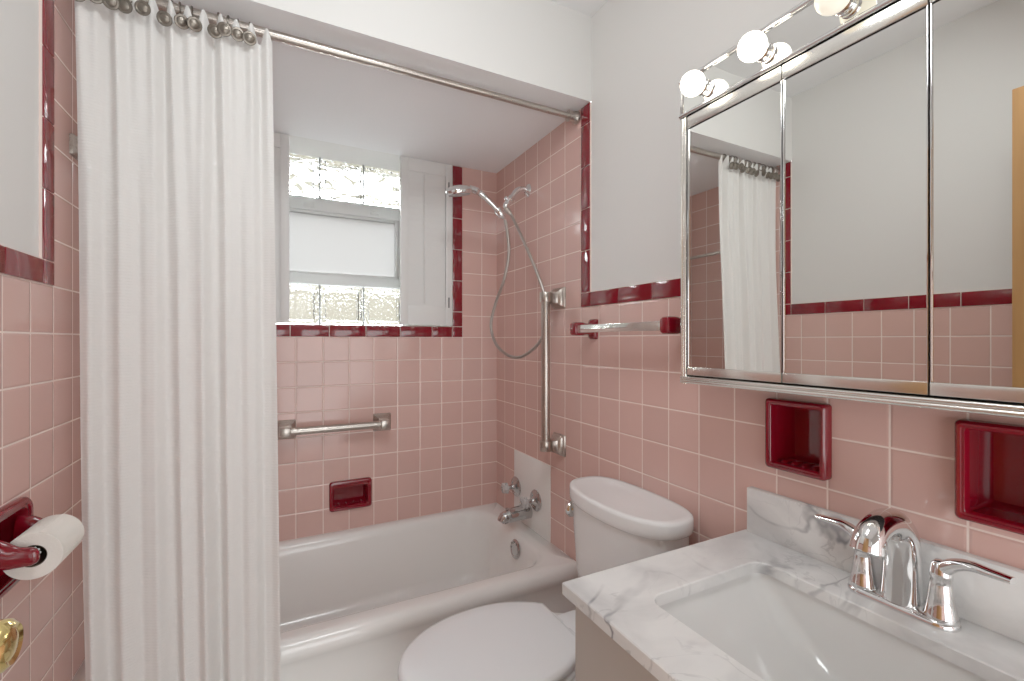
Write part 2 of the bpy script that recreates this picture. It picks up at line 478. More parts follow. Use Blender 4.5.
b = B(); quad(b, [(VX0+.02, YW+.018, VZ0+.04), (VX1-.02, YW+.018, VZ0+.04), (VX1-.02, YW+.018, VZ1-.05), (VX0+.02, YW+.018, VZ1-.05)]); obj('vent_pane', b, M['frosted'], win, smooth=False)

# interior shutters, one leaf each side
def shutter(x0, x1, label, hinge_right):
    y0, y1 = YB-.012, YB+.012; z0, z1 = WZ0+.004, ZALC-.004
    t = thing('window_shutter', label, 'shutter', ((x0+x1)/2, YB, z0), 'white shutters beside the glass block window')
    st, rt, rb = .036, .062, .095
    b = B()
    box(b, (x0,y0,z0), (x0+st,y1,z1), .002); box(b, (x1-st,y0,z0), (x1,y1,z1), .002)
    box(b, (x0+st,y0,z1-rt), (x1-st,y1,z1), .002); box(b, (x0+st,y0,z0), (x1-st,y1,z0+rb), .002)
    obj('frame', b, M['shutter'], t)
    b = B(); n = 22; h = (z1-rt-z0-rb)/n
    for k in range(n):
        zc = z0+rb+(k+.5)*h
        lo = [(x0+st-.004, y, z) for y, z in ((YB+.002, zc-h*.5), (YB-.0058, zc-h*.5), (YB-.0046, zc+h*.5), (YB+.003, zc+h*.5))]
        hi = [(x1-st+.004, y, z) for _, y, z in lo]
        loft(b, [lo, hi])
    obj('louvre_panel', b, M['shutter'], t, smooth=False)
    b = B(); xm = x0+st+(x1-x0-2*st)*.43
    box(b, (xm-.005, YB-.020, z0+rb+.012), (xm+.005, YB-.011, z1-rt-.012), .002)
    obj('tilt_rod', b, M['shutter'], t)
    xs = x1-st*.55 if hinge_right else x0+st*.55
    for z in (1.44, 2.02):
        b = B(); box(b, (xs-.003, y0-.0015, z-.026), (xs+.003, y0+.002, z+.026), .0008); obj('hinge', b, M['black'], t)
    xe = x0-.0015 if hinge_right else x1+.0015
    for z in (1.455, 2.00):
        b = B(); box(b, (xe-.002, YB-.008, z-.026), (xe+.002, YB+.008, z+.026), .0008); obj('hinge', b, M['chrome_soft'], t)
    return t
shutter(.520, .7815, 'white louvred shutter leaf standing open beside the vertical maroon tile band', True)
shutter(-.230, .041, 'white louvred shutter leaf partly hidden behind the shower curtain', False)

# ------------------------------------------------------------------ tub
TZ = .388; TY0 = 1.432
t = thing('bathtub', 'white enamelled alcove bathtub with a rounded front rim', 'bathtub', (.28, 1.8, 0))
b = B()
def tl(x0, x1, y0, y1, r, z, zf=None):
    return [(x, y, z) for x, y in rrect(x0, x1, y0, y1, r, 10)]
x0, x1, y1 = XL+.001, XR-.001, YB-.001
loops = [tl(x0,x1,TY0+.028,y1,.002,.0), tl(x0,x1,TY0+.026,y1,.002,.25), tl(x0,x1,TY0+.022,y1,.003,.305), tl(x0,x1,TY0+.010,y1,.004,.328), tl(x0,x1,TY0+.001,y1,.004,.343),
         tl(x0,x1,TY0,y1,.004,.356), tl(x0,x1,TY0+.003,y1,.005,.370), tl(x0,x1,TY0+.011,y1,.006,.381), tl(x0,x1,TY0+.024,y1,.008,.387), tl(x0,x1,TY0+.036,y1-.003,.01,.388),
         tl(x0+.05,x1-.075,TY0+.072,y1-.030,.10,.386), tl(x0+.058,x1-.086,TY0+.082,y1-.040,.11,.382), tl(x0+.066,x1-.095,TY0+.090,y1-.048,.115,.370), tl(x0+.075,x1-.101,TY0+.096,y1-.054,.12,.345),
         tl(x0+.13,x1-.115,TY0+.112,y1-.072,.13,.22), tl(x0+.20,x1-.130,TY0+.128,y1-.090,.13,.11), tl(x0+.24,x1-.150,TY0+.15,y1-.11,.12,.075), tl(x0+.30,x1-.20,TY0+.20,y1-.16,.10,.06)]
loft(b, loops, True, True)
obj('tub_body', b, M['tub'], t, angle=60)
b = B(); lathe(b, [(.0,.0),(.039,.0),(.041,.004),(.036,.009),(.028,.0105),(.026,.009),(.014,.010),(0,.010)], (x1-.104, 1.7663, .334), (-1,0,.12))
for k in range(9):
    a = k*2*PI/9; lathe(b, [(.004,0),(.0045,.004),(0,.0055)], (x1-.112, 1.7663+.031*math.cos(a), .334+.031*math.sin(a)), (-1,0,.12), 8)
obj('overflow_plate', b, M['chrome_tub'], t)
b = B(); lathe(b, [(0,0),(.03,0),(.03,.004),(.02,.006),(0,.006)], (.66, 1.80, .058), (0,0,1)); obj('drain', b, M['chrome'], t)

# tub spout and valves
b = B()
sp = [(XR+.002,1.83,.462),(1.02,1.83,.463),(.985,1.83,.462),(.945,1.83,.459),(.915,1.83,.456),(.899,1.83,.449),(.894,1.83,.438)]
tube(b, smooth_path(sp, 4), [.033]*8+[.032]*8+[.029]*4+[.026]*4+[.022], 20)
lathe(b, [(.017,0),(.0175,.014),(.014,.022),(0,.022)], (.904,1.83,.451), (0,0,-1), 18)
o = tag(obj('tub_spout', b, M['chrome_tub']), 'chrome tub filler spout on the white wall panel', 'spout')
b = B(); lathe(b, [(.004,0),(.004,.010),(.007,.013),(.006,.019),(0,.020)], (.915,1.83,.476), (0,0,1), 12); obj('diverter_knob', b, M['chrome_tub'], o)
def valve(y, z, label):
    t = thing('tub_valve', label, 'tap', (XR-.004, y, z), 'tub valves on the white panel')
    b = B(); lathe(b, [(.0,.0),(.046,.0),(.048,.004),(.043,.010),(.028,.015),(.026,.013),(.018,.016),(.013,.024),(.010,.036),(.010,.05),(0,.05)], (XR-.0025,y,z), (-1,0,0))
    obj('escutcheon', b, M['chrome_tub'], t)
    b = B()
    lathe(b, [(.012,0),(.023,.004),(.026,.013),(.023,.027),(.014,.032),(0,.032)], (XR-.05,y,z), (-1,0,0), 8)
    for k in range(4):
        a = k*PI/2+.5
        lathe(b, [(.007,-.0),(.008,.006),(.006,.014),(0,.016)], (XR-.064,y+.016*math.cos(a),z+.016*math.sin(a)), (0,math.cos(a),math.sin(a)), 8)
    h = obj('handle', b, M['acrylic'], t, angle=25)
    b = B(); lathe(b, [(0,0),(.009,0),(.009,.004),(0,.005)], (XR-.082,y,z), (-1,0,0), 12); obj('cap', b, M['chrome_tub'], h)
    return t
valve(1.9557, .540, 'clear handled chrome tub valve nearer the back wall')
valve(1.7632, .532, 'clear handled chrome tub valve nearer the toilet tank')

# shower head, arm and hose
t = thing('handheld_shower', 'chrome handheld shower head on a wall arm with a looping hose', 'shower head', (XR, 1.846, 1.945))
SYY = 1.846
b = B(); lathe(b, [(0,0),(.030,0),(.031,.003),(.027,.008),(.016,.014),(.013,.018),(0,.018)], (XR+.002,SYY,1.947), (-1,0,0)); obj('wall_flange', b, M['chrome'], t)
b = B(); tube(b, smooth_path([(XR-.004,SYY,1.947),(1.010,SYY,1.951),(.988,SYY,1.948),(.969,SYY,1.934),(.955,SYY,1.914),(.945,SYY,1.898)], 6), .0122, 16); obj('shower_arm', b, M['chrome'], t)
b = B(); lathe(b, [(.012,0),(.0165,.002),(.0165,.022),(.013,.026),(.015,.032),(.015,.058),(.010,.066),(0,.066)], (.949,SYY,1.904), (-.62,-.12,-.78), 20)
lathe(b, [(.009,0),(.010,.020),(.006,.025),(0,.025)], (.930,SYY-.004,1.884), (-.78,0,.62), 12)
obj('bracket', b, M['chrome'], t)
b = B(); hpts = smooth_path([(.889,1.83,1.812),(.868,1.83,1.832),(.840,1.83,1.856),(.808,1.83,1.880),(.775,1.83,1.898),(.735,1.83,1.905)], 6)
tube(b, hpts, [.0165]*7+[.0125]*6+[.0125]*6+[.0135]*6+[.017]*6, 18)
lathe(b, [(.0175,0),(.0185,.004),(.0185,.034),(.016,.038),(0,.038)], (.893,1.831,1.808), (-.72,0,.69), 18)
lathe(b, [(.009,0),(.011,.004),(.011,.02),(0,.02)], (.902,1.831,1.799), (-.72,0,.69), 14)
obj('handle', b, M['chrome'], t)
b = B()
hp = [(0,.026),(.020,.025),(.036,.020),(.046,.011),(.050,.0),(.048,-.008),(.041,-.012)]
o3 = Vector((.684,1.825,1.884)); u = Vector((1,0,.20)).normalized(); v = Vector((0,1,.12)).normalized(); ax = u.cross(v).normalized(); v = ax.cross(u)
disc = lambda pr: [[o3+ax*h+(u*math.cos(k*2*PI/28)*1.2+v*math.sin(k*2*PI/28))*max(r,1e-5) for k in range(28)] for r, h in pr]
loft(b, disc(hp), True, True)
hd = obj('spray_head', b, M['chrome'], t)
b = B(); loft(b, disc([(.0405,-.0115),(.039,-.0145),(.02,-.0155),(0,-.0155)]), True, True)
obj('spray_face', b, M['showergrey'], hd)
hz = [(.928,1.842,1.838),(.945,1.825,1.800),(.964,1.755,1.680),(.987,1.695,1.555),(1.004,1.650,1.44),(1.010,1.64,1.34),(.999,1.668,1.258),(.980,1.72,1.207),(.953,1.78,1.176),(.919,1.83,1.184),(.894,1.90,1.233),(.891,1.95,1.322),(.906,1.93,1.425),(.924,1.88,1.528),(.934,1.85,1.640),(.920,1.832,1.725),(.905,1.83,1.793)]
hs = smooth_path(hz, 14); b = B(); rs = []
for i in range(len(hs)): rs.append(.0075 if i % 2 else .0065)
tube(b, hs, rs, 10); obj('hose', b, M['hose'], t)
b = B(); lathe(b, [(.009,0),(.012,.003),(.012,.024),(.009,.036),(0,.036)], (.914,1.846,1.852), (.55,-.2,-.65), 14); obj('hose_nut', b, M['nickel'], t)

# ------------------------------------------------------------------ grab bars
def grab_flange(bm, c, n, u, v, s=.040):
    """stepped square flange; c on the wall, n into the room"""
    c, n, u, v = map(Vector, (c, n, u, v))
    prof = [(s,-.002),(s,.006),(s*.93,.010),(s*.86,.012),(s*.84,.018),(s*.66,.026),(s*.58,.030),(s*.56,.052)]
    def sq(r, h): return [c+n*h+u*a+v*bb for a, bb in rrect(-r, r, -r, r, .004, 2)]
    loft(bm, [sq(r, h) for r, h in prof], True, True)
t = thing('grab_bar', 'horizontal brushed nickel grab bar on the back tile wall', 'grab bar', (.23, YB, .862), 'brushed nickel grab bars in the tub alcove')
b = B(); tube(b, [(.012,YB-.066,.866),(.45,YB-.066,.866)], .0165, 20); obj('bar', b, M['nickel'], t)
for x in (.025, .434):
    b = B(); grab_flange(b, (x,YB,.866), (0,-1,0), (1,0,0), (0,0,1), .041)
    box(b, (x-.0205,YB-.088,.845), (x+.0205,YB-.046,.887), .005); obj('flange', b, M['nickel'], t)
t = thing('grab_bar', 'vertical brushed nickel grab bar between toilet and tub taps', 'grab bar', (XR, 1.575, .82), 'brushed nickel grab bars in the tub alcove')
b = B(); tube(b, [(XR-.070,1.575,.825),(XR-.070,1.575,1.425)], .0178, 20); obj('bar', b, M['nickel'], t)
for z in (1.424, .822):
    b = B(); grab_flange(b, (XR,1.575,z), (-1,0,0), (0,1,0), (0,0,1), .043)
    lathe(b, [(.0235,0),(.0245,.002),(.0245,.038),(.0235,.040)], (XR-.070,1.575,z-.019), (0,0,1), 22); obj('flange', b, M['nickel'], t)
# towel bar inside the alcove on the left wall
t = thing('towel_bar', 'brushed nickel bar on the left alcove wall behind the shower curtain', 'towel bar', (XL, 1.8, 1.745))
b = B(); tube(b, [(XL+.055,1.535,1.745),(XL+.055,2.09,1.745)], .009, 16); obj('bar', b, M['nickel'], t)
for y in (1.545, 2.08):
    b = B(); grab_flange(b, (XL,y,1.745), (1,0,0), (0,1,0), (0,0,1), .026); box(b, (XL+.042,y-.014,1.731), (XL+.069,y+.014,1.759), .003); obj('flange', b, M['nickel'], t)

# ------------------------------------------------------------------ ceramic dishes
def dish(o3, un, vn, nn, W, H, fl, depth, label, name='soap_dish', stretch=None, ridges=4, rr=.016, group=None, cat='soap dish', ftop=None, hh=.0165):
    """recessed glazed dish: o3 = lower corner on the wall, un/vn in-plane axes, nn into the room"""
    o3, un, vn, nn = map(Vector, (o3, un, vn, nn)); ftop = ftop or fl
    def lp(a, bt, tp, h, r): return [o3+un*x+vn*z+nn*h for x, z in rrect(a, W-a, bt, H-tp, r, 5)]
    b = B()
    loops = [lp(.001,.001,.001,-.012,rr), lp(0,0,0,.0005,rr), lp(0,0,0,hh-.006,rr), lp(.002,.002,.002,hh-.002,rr), lp(.005,.005,.005,hh,rr*.9),
             lp(fl*.55,fl*.55,ftop*.55,hh-.001,rr*.8), lp(fl*.62,fl*.62,ftop*.62,hh-.004,rr*.8), lp(fl*.85,fl*.85,ftop*.85,hh-.004,rr*.7), lp(fl*.97,fl*.97,ftop*.97,hh-.0065,rr*.6), lp(fl,fl,ftop,.002,rr*.6),
             lp(fl+.003,fl+.003,ftop+.003,-depth*.8,rr*.6), lp(fl+.008,fl+.008,ftop+.008,-depth,rr*.6)]
    loft(b, loops, False, True)
    fix(b)
    d = tag(obj(name, b, M['maroon'], recalc=False, loc=o3+un*W/2), label, cat, group)
    if ridges:
        for k in range(ridges):
            b = B(); x = fl+.006+(W-2*fl-.012)*(k+.5)/ridges
            p = [o3+un*x+vn*(fl+.001)+nn*h for h in (.008, -.012, -.035)]
            tube(b, [p[0]-nn*.001, p[0]-nn*.006, p[1], p[2]], [.003,.0055,.0055,.003], 10)
            obj('drain_ridge', b, M['maroon'], d)
    return d
dish((XR, D1[0], D1[2]), (0,1,0), (0,0,1), (-1,0,0), D1[1]-D1[0], D1[3]-D1[2], .015, .055, 'maroon recessed soap dish in the wall nearer the toilet under the mirror cabinet', group='maroon recessed wall dishes', rr=.008, hh=.026)
dish((XR, D2[0], D2[2]), (0,1,0), (0,0,1), (-1,0,0), D2[1]-D2[0], D2[3]-D2[2], .015, .062, 'maroon recessed wall cup niche above the faucet lever at the frame edge', name='cup_niche', ridges=0, group='maroon recessed wall dishes', rr=.008, hh=.026, cat='wall niche')
dish((DB[0], YB, DB[2]), (1,0,0), (0,0,1), (0,-1,0), DB[1]-DB[0], DB[3]-DB[2], .020, .06, 'small maroon recessed soap dish in the tile above the bathtub', ridges=4, rr=.014, ftop=.030)

# toilet paper holder and roll
d = dish((XL, DT[0], DT[2]), (0,1,0), (0,0,1), (1,0,0), DT[1]-DT[0], DT[3]-DT[2], .018, .05, 'maroon ceramic toilet paper holder set in the left tile wall', name='paper_holder', ridges=0, rr=.03, cat='toilet paper holder', ftop=.022)
RY0, RY1, RX, RZ = 1.160, 1.262, -.408, .853
for y in (RY0-.014, RY1+.013):
    b = B()
    pts = [(XL-.004, y, RZ+.012), (XL+.016, y, RZ+.010), (XL+.038, y, RZ+.003), (RX+.004, y, RZ)]
    tube(b, smooth_path(pts, 5)+[Vector((RX+.011, y, RZ)), Vector((RX+.0145, y, RZ))], [.032-.015*sm(0,1,i/15) for i in range(16)]+[.0135, .007], 18)
    # flatten along y
    for v in b.verts: v.co.y = y + (v.co.y-y)*.42
    obj('arm', b, M['maroon'], d)
b = B(); tube(b, [(RX,RY0-.012,RZ),(RX,RY1+.011,RZ)], .009, 14); ro = obj('roller', b, M['chrome_soft'], d)
b = B()
for k in range(10):
    a = k*2*PI/10; lathe(b, [(.0025,0),(.0025,.016),(0,.017)], (RX+.0095*math.cos(a), RY0+.002, RZ+.0095*math.sin(a)), (0,-1,0), 6)
obj('ribbed_end', b, M['seatp'], ro)
rt = thing('toilet_paper_roll', 'white toilet paper roll hanging on the maroon holder', 'toilet paper', (RX, (RY0+RY1)/2, RZ-.044))
b = B(); n = 40
def ring(r, y): return [(RX+r*math.cos(k*2*PI/n), y, RZ-.005+r*math.sin(k*2*PI/n)) for k in range(n)]
loft(b, [ring(.0205,RY0+.001), ring(.0425,RY0), ring(.0435,RY0+.0015), ring(.0435,RY1-.0015), ring(.0425,RY1), ring(.0205,RY1-.001)], False, False)
# loose end tucked over the front
pts = [(RX+.0445*math.cos(a), RZ-.005+.0445*math.sin(a)) for a in [(1.35-1.5*k/10) for k in range(11)]]
tail = [pts[-1]]
p = [[(x, y, z) for x, z in pts] for y in (RY0+.001, RY1-.001)]
for i in range(10):
    quad(b, [p[0][i], p[0][i+1], p[1][i+1], p[1][i]])
quad(b, [p[0][10], p[1][10], (RX+.047, RY1-.001, RZ-.008), (RX+.047, RY0+.03, RZ-.011)])
obj('paper', b, M['paper'], rt, recalc=True)
b = B(); loft(b, [ring(.021,RY0+.001), ring(.0195,RY0+.001), ring(.0195,RY1-.001), ring(.021,RY1-.001)], False, False); obj('cardboard_core', b, M['core'], rt)

# ------------------------------------------------------------------ ceramic towel rail
t = thing('towel_rail', 'maroon ceramic post towel rail with a clear square bar under the cap tiles', 'towel rail', (XR, 1.13, 1.26))
TZ_ = 1.2915; TXX = .953
b = B(); box(b, (TXX-.011, .915, TZ_-.0135), (TXX+.011, 1.342, TZ_+.0125), .0015); obj('bar', b, mat('glassy rail bar', srgb(225, 226, 222), .07, metal=.75, bump=.05, bscale=10), t)
for y in (1.345, .911):
    b = B()
    def yz(hx, hy, hz, r): return [(hx, y+a, TZ_+c) for a, c in rrect(-hy, hy, -hz, hz, r, 5)]
    loft(b, [yz(XR+.002,.022,.037,.008), yz(XR-.008,.022,.037,.010), yz(XR-.014,.020,.034,.010), yz(XR-.020,.014,.022,.008), yz(XR-.040,.0135,.020,.008), yz(XR-.056,.018,.0225,.008), yz(XR-.062,.020,.024,.009), yz(XR-.090,.020,.024,.010), yz(XR-.097,.017,.021,.010), yz(XR-.099,.010,.013,.008)])
    obj('post', b, M['maroon'], t)

# ------------------------------------------------------------------ mirror cabinet and light bar
XM = .897; CZ0, CZ1, CYF, CYN = 1.143, 1.802, .8185, .083
t = thing('mirror_cabinet', 'chrome framed three door mirrored medicine cabinet on the right wall', 'medicine cabinet', (.965, .45, CZ0))
b = B(); box(b, (XM+.02, CYN+.004, CZ0+.006), (XR-.001, CYF-.004, CZ1-.002), .001); obj('carcass', b, M['black'], t)
# moulded chrome surround: bottom, far side, near side, top
b = B()
def rail(bm, a, c, prof, along):
    """extrude a (x,w) profile between a and c; along 'y' (w = z) or 'z' (w = y)"""
    f = (lambda k: [(x, k, w) for x, w in prof]) if along == 'y' else (lambda k: [(x, w, k) for x, w in prof])
    loft(bm, [f(a), f(c)])
arc = lambda x, z, r, a0, a1, n=5: [(x+r*math.cos(a0+(a1-a0)*k/n), z+r*math.sin(a0+(a1-a0)*k/n)) for k in range(n+1)]
bot = [(XM+.04, CZ0+.001), (XM+.003, CZ0+.001)] + arc(XM+.001, CZ0+.006, .005, 1.5*PI, .6*PI) + arc(XM+.0005, CZ0+.0145, .0045, 1.4*PI, .55*PI) + [(XM+.006, CZ0+.0205), (XM+.04, CZ0+.0205)]
rail(b, CYN, CYF, bot, 'y')
side = [(XM+.04, CYF), (XM+.002, CYF)] + arc(XM+.001, CYF-.0045, .0045, .5*PI, 1.4*PI) + arc(XM+.001, CYF-.0125, .004, .55*PI, 1.5*PI) + [(XM+.005, CYF-.018), (XM+.04, CYF-.018)]
rail(b, CZ0, CZ1, side, 'z')
side2 = [(x, CYN+(CYF-w)) for x, w in side]
rail(b, CZ0, CZ1, side2, 'z')
obj('frame', b, M['chrome_soft'], t, angle=35)
# doors
edges = [CYF-.022, .5597, .3294, CYN+.022]
tilt = [.0, .0, .0]
for i in range(3):
    ya, yb = edges[i+1]+.0011, edges[i]-.0011
    z0, z1 = CZ0+.0225, CZ1-.0035
    b = B(); box(b, (XM+.0005, ya, z0), (XM+.018, yb, z1), .0); dr = obj('door', b, M['black'], t, smooth=False)
    b = B(); quad(b, [(XM-.0002, ya+.0012, z0+.018), (XM-.0002, yb-.0012, z0+.018), (XM-.0002, yb-.0012, z1-.0305), (XM-.0002, ya+.0012, z1-.0305)])
    box(b, (XM-.0001, ya+.0012, z0+.018), (XM+.002, yb-.0012, z1-.0305))
    obj('mirror_pane', b, M['mirror'], dr, smooth=False)
    for za, zb_ in ((z0, z0+.020), (z1-.028, z1)):
        b = B(); box(b, (XM-.005, ya, za), (XM+.004, yb, zb_), .0015); obj('door_rail', b, M['chrome_soft'], dr)
    for y in (ya+.0012, yb-.0012):
        b = B(); box(b, (XM-.003, y-.0011, z0+.019), (XM+.003, y+.0011, z1-.027), .0005); obj('edge_strip', b, M['chrome'], dr)
# light bar on top of the cabinet
LZ0, LZ1 = CZ1+.001, 1.900
t = thing('vanity_light_bar', 'mirrored chrome light bar with round globe bulbs above the mirror cabinet', 'light fixture', (.965, .45, LZ0))
b = B(); box(b, (XM+.004, CYN+.002, LZ0), (XR-.001, CYF-.002, LZ1-.004), .002); obj('housing', b, M['chrome_soft'], t)
b = B(); box(b, (XM, CYN+.012, LZ0+.012), (XM+.006, CYF-.008, LZ1-.012)); obj('mirror_face', b, M['mirror'], t, smooth=False)
b = B()
top = [(XM+.02, LZ1), (XM-.004, LZ1)] + arc(XM-.002, LZ1-.006, .006, .5*PI, 1.45*PI) + [(XM+.002, LZ1-.0125), (XM+.02, LZ1-.0125)]
rail(b, CYN, CYF, top, 'y')
bt = [(XM+.02, LZ0), (XM-.004, LZ0)] + arc(XM-.003, LZ0+.0055, .0055, 1.5*PI, .55*PI) + [(XM+.002, LZ0+.0125), (XM+.02, LZ0+.0125)]
rail(b, CYN, CYF, bt, 'y')
sd = [(XM+.02, CYF), (XM-.003, CYF), (XM-.004, CYF-.006), (XM+.001, CYF-.008), (XM+.02, CYF-.008)]
rail(b, LZ0, LZ1, sd, 'z'); rail(b, LZ0, LZ1, [(x, CYN+(CYF-w)) for x, w in sd], 'z')
obj('edge_trim', b, M['chrome'], t, angle=35)
bulb_y = [.7475, .5982, .4467, .297, .147]
for i, y in enumerate(bulb_y):
    z = 1.8475
    b = B(); lathe(b, [(.0175,0),(.0185,.003),(.0165,.006),(.0165,.016),(.0175,.018),(.0135,.019),(0,.019)], (XM+.0005,y,z), (-1,0,0), 20); s = obj('socket', b, M['chrome'], t)
    b = B(); pr = [(.012,.014),(.0125,.018)] + [(.0275*math.sin(a), .040-.0275*math.cos(a)) for a in [.55+ (PI-.55)*k/14 for k in range(15)]]
    lathe(b, pr, (XM,y,z), (-1,0,0), 28); bu = obj('bulb', b, M['bulb_on'] if i in (0,1) else M['bulb_dim'], t)
    bu['label'] = 'lit white globe bulb' if i < 2 else 'cream globe bulb, barely lit'

# ------------------------------------------------------------------ vanity, top, basin, faucet
VY0, VY1, VXF = .068, .732, .484
ZC_ = .786
cl2 = lambda k, z: [(VXF+.016+k, VY0+.012+k, z), (XR-.002-k, VY0+.012+k, z), (XR-.002-k, VY1-.022-k, z), (VXF+.016+k, VY1-.022-k, z)]
t = thing('vanity_cabinet', 'greige painted vanity cabinet under the marble top', 'vanity cabinet', (.76, .40, 0))
vx0, vx1, vy0, vy1, vz1 = VXF+.016, XR-.002, VY0+.012, VY1-.022, ZC_-.0235
b = B()
loft(b, [cl2(k, z) for k, z in ((.018,vz1),(0,vz1),(0,.08),(.04,.08),(.04,0),(.06,0),(.06,.10),(.018,.10))], False, True)
obj('carcass', b, M['vanity'], t, smooth=False)
for ya, yb in ((VY0+.025, .398), (.404, VY1-.034)):
    b = B(); box(b, (VXF+.000, ya, .12), (VXF+.0165, yb, .585), .002); dr = obj('door', b, M['vanity'], t)
    yk = yb-.04 if yb < .4 else ya+.04
    b = B(); lathe(b, [(.005,0),(.005,.014),(.013,.018),(.014,.024),(0,.028)], (VXF, yk, .52), (-1,0,0), 18); obj('knob', b, M['nickel'], dr)
SX0, SX1, SYa, SYb = .592, .903, .182, .616
b = B(); zt, zb = ZC_, ZC_-.0225
def cl(x0,x1,y0,y1,r,z): return [(x,y,z) for x,y in rrect(x0,x1,y0,y1,r,8)]
XE = XR-.001
loops = [cl(SX0,SX1,SYa,SYb,.030,zb), cl(VXF,XE,VY0,VY1,.002,zb), cl(VXF,XE,VY0,VY1,.002,zt-.002), cl(VXF+.002,XE,VY0+.002,VY1-.002,.002,zt), cl(SX0-.002,SX1+.002,SYa-.002,SYb+.002,.032,zt), cl(SX0,SX1,SYa,SYb,.030,zt-.002), cl(SX0,SX1,SYa,SYb,.030,zb)]
loft(b, loops, False, False)
top = tag(obj('countertop', b, M['marble'], angle=30), 'white grey veined marble vanity top with a low upstand', 'countertop')
b = B(); box(b, (XR-.020, VY0, ZC_+.0003), (XR-.001, VY1-.011, .8935), .0012); obj('backsplash', b, M['marble'], top)
M['basin'] = mat('white vitreous china', srgb(216, 216, 214), .1, coat=.3)
t = thing('sink', 'white rectangular undermount basin set in the marble top', 'sink', (.75, .40, .60))
b = B(); e = .006; zs = zb-.0005
def bl(ix0, ix1, iy0, iy1, r, z): return [(x,y,z) for x,y in rrect(SX0-e+ix0, SX1+e-ix1, SYa-e+iy0, SYb+e-iy1, r, 8)]
loops = [bl(-.02,-.02,-.02,-.02,.05,zs-.012), bl(-.02,-.02,-.02,-.02,.05,zs), bl(0,0,0,0,.034,zs), bl(.001,.001,.002,.002,.036,zs-.012), bl(.008,.006,.022,.022,.045,zs-.035), bl(.018,.012,.055,.055,.055,zs-.065), bl(.032,.022,.095,.095,.06,zs-.095), bl(.05,.035,.13,.13,.06,zs-.115), bl(.075,.06,.16,.16,.055,zs-.125), bl(.12,.11,.19,.19,.02,zs-.130)]
loft(b, loops, False, True)
obj('basin', b, M['basin'], t, angle=70)
b = B(); lathe(b, [(0,0),(.022,0),(.023,.002),(.016,.004),(.014,.003),(0,.005)], (.75,.40,zs-.1302), (0,0,1)); obj('drain', b, M['chrome'], t)

FX, FY = .966, .396
t = thing('faucet', 'chrome two lever sink faucet with a tall arched spout', 'faucet', (FX, FY, ZC_))
b = B()
def ov(hx, hy, z): return [(FX+x, FY+y, ZC_+z) for x, y in rrect(-hx,hx,-hy,hy,hx*.98,10)]
loft(b, [ov(.027,.079,.0002), ov(.0275,.0795,.004), ov(.025,.077,.009), ov(.021,.073,.012), ov(.012,.06,.0135)])
obj('base_plate', b, M['chrome'], t, angle=50)
b = B()
pts = smooth_path([(FX+.004,FY,ZC_+.010),(FX+.007,FY,ZC_+.05),(FX+.007,FY,ZC_+.095),(FX-.002,FY,ZC_+.130),(FX-.026,FY,ZC_+.150),(FX-.058,FY,ZC_+.155),(FX-.086,FY,ZC_+.148),(FX-.102,FY,ZC_+.134),(FX-.107,FY,ZC_+.119)], 6)
n = len(pts); rs = []
for i in range(n):
    q = i/(n-1); rs.append(.0295-.0075*min(1,q*1.5) if q < .75 else .0220+.003*(q-.75)/.25)
tube(b, pts, rs, 24, squash=None)
obj('spout', b, M['chrome'], t, angle=50)
b = B(); d = (pts[-1]-pts[-2]).normalized(); lathe(b, [(.0,.0),(.016,0),(.016,.003),(0,.003)], pts[-1]+d*.0002, d, 20); obj('aerator', b, M['showergrey'], t)
for s, tip in ((1, (.985,.542,.889)), (-1, (.945,.252,.902))):
    y = FY+s*.0555
    b = B(); lathe(b, [(.0225,.008),(.0235,.012),(.021,.018),(.0175,.040),(.0145,.066),(.0135,.074),(.0148,.076),(.0148,.082),(.0125,.098),(.007,.104),(0,.105)], (FX,y,ZC_), (0,0,1), 26)
    h = obj('handle', b, M['chrome'], t, angle=45)
    b = B(); tp = Vector(tip); st = Vector((FX, y, ZC_+.088)); dr = tp-st
    p4 = [st-dr*.05+Vector((0,0,-.004)), st+dr*.18+Vector((0,0,.010)), st+dr*.42+Vector((0,0,.013)), st+dr*.7+Vector((0,0,.007)), tp]
    pp = smooth_path(p4, 5); m_ = len(pp)
    tube(b, pp, [.0122-.0045*(i/(m_-1)) for i in range(m_)], 14)
    for i, v in enumerate(b.verts):  # flatten toward the tip
        k = min(i//14, m_-1); c = pp[k]; f = 1-.35*k/(m_-1); v.co.z = c.z+(v.co.z-c.z)*f; v.co.x = c.x+(v.co.x-c.x)*(1+.25*k/(m_-1))
    obj('lever', b, M['chrome'], h, angle=50)

# ------------------------------------------------------------------ toilet
TYc = 1.061
t = thing('toilet', 'white two piece toilet with a closed lid and an oval tank', 'toilet', (.64, TYc, 0))
def tank_loop(hx, hy, z, xc=.921, nf=2.25, nb=3.0):
    out = []
    for k in range(64):
        a = k*2*PI/64; c, s_ = math.cos(a), math.sin(a); n_ = nb if c > 0 else nf
        # superellipse, squarer toward the wall
        out.append((xc+hx*math.copysign(abs(c)**(2/n_), c), TYc+hy*math.copysign(abs(s_)**(2/n_), s_), z))
    return out
b = B(); loft(b, [tank_loop(.080,.165,.44,.938), tank_loop(.092,.185,.455,.928), tank_loop(.097,.193,.52,.924), tank_loop(.101,.206,.65,.9225), tank_loop(.1025,.2095,.7335,.922)])
obj('tank', b, M['white_gloss'], t, angle=60)
b = B(); loft(b, [tank_loop(.1015,.208,.7345), tank_loop(.107,.216,.7355), tank_loop(.1095,.2195,.740), tank_loop(.1100,.221,.750), tank_loop(.1100,.221,.772), tank_loop(.1085,.219,.7785), tank_loop(.104,.213,.7815), tank_loop(.092,.196,.7805), tank_loop(.080,.178,.7785), tank_loop(.04,.09,.778)])
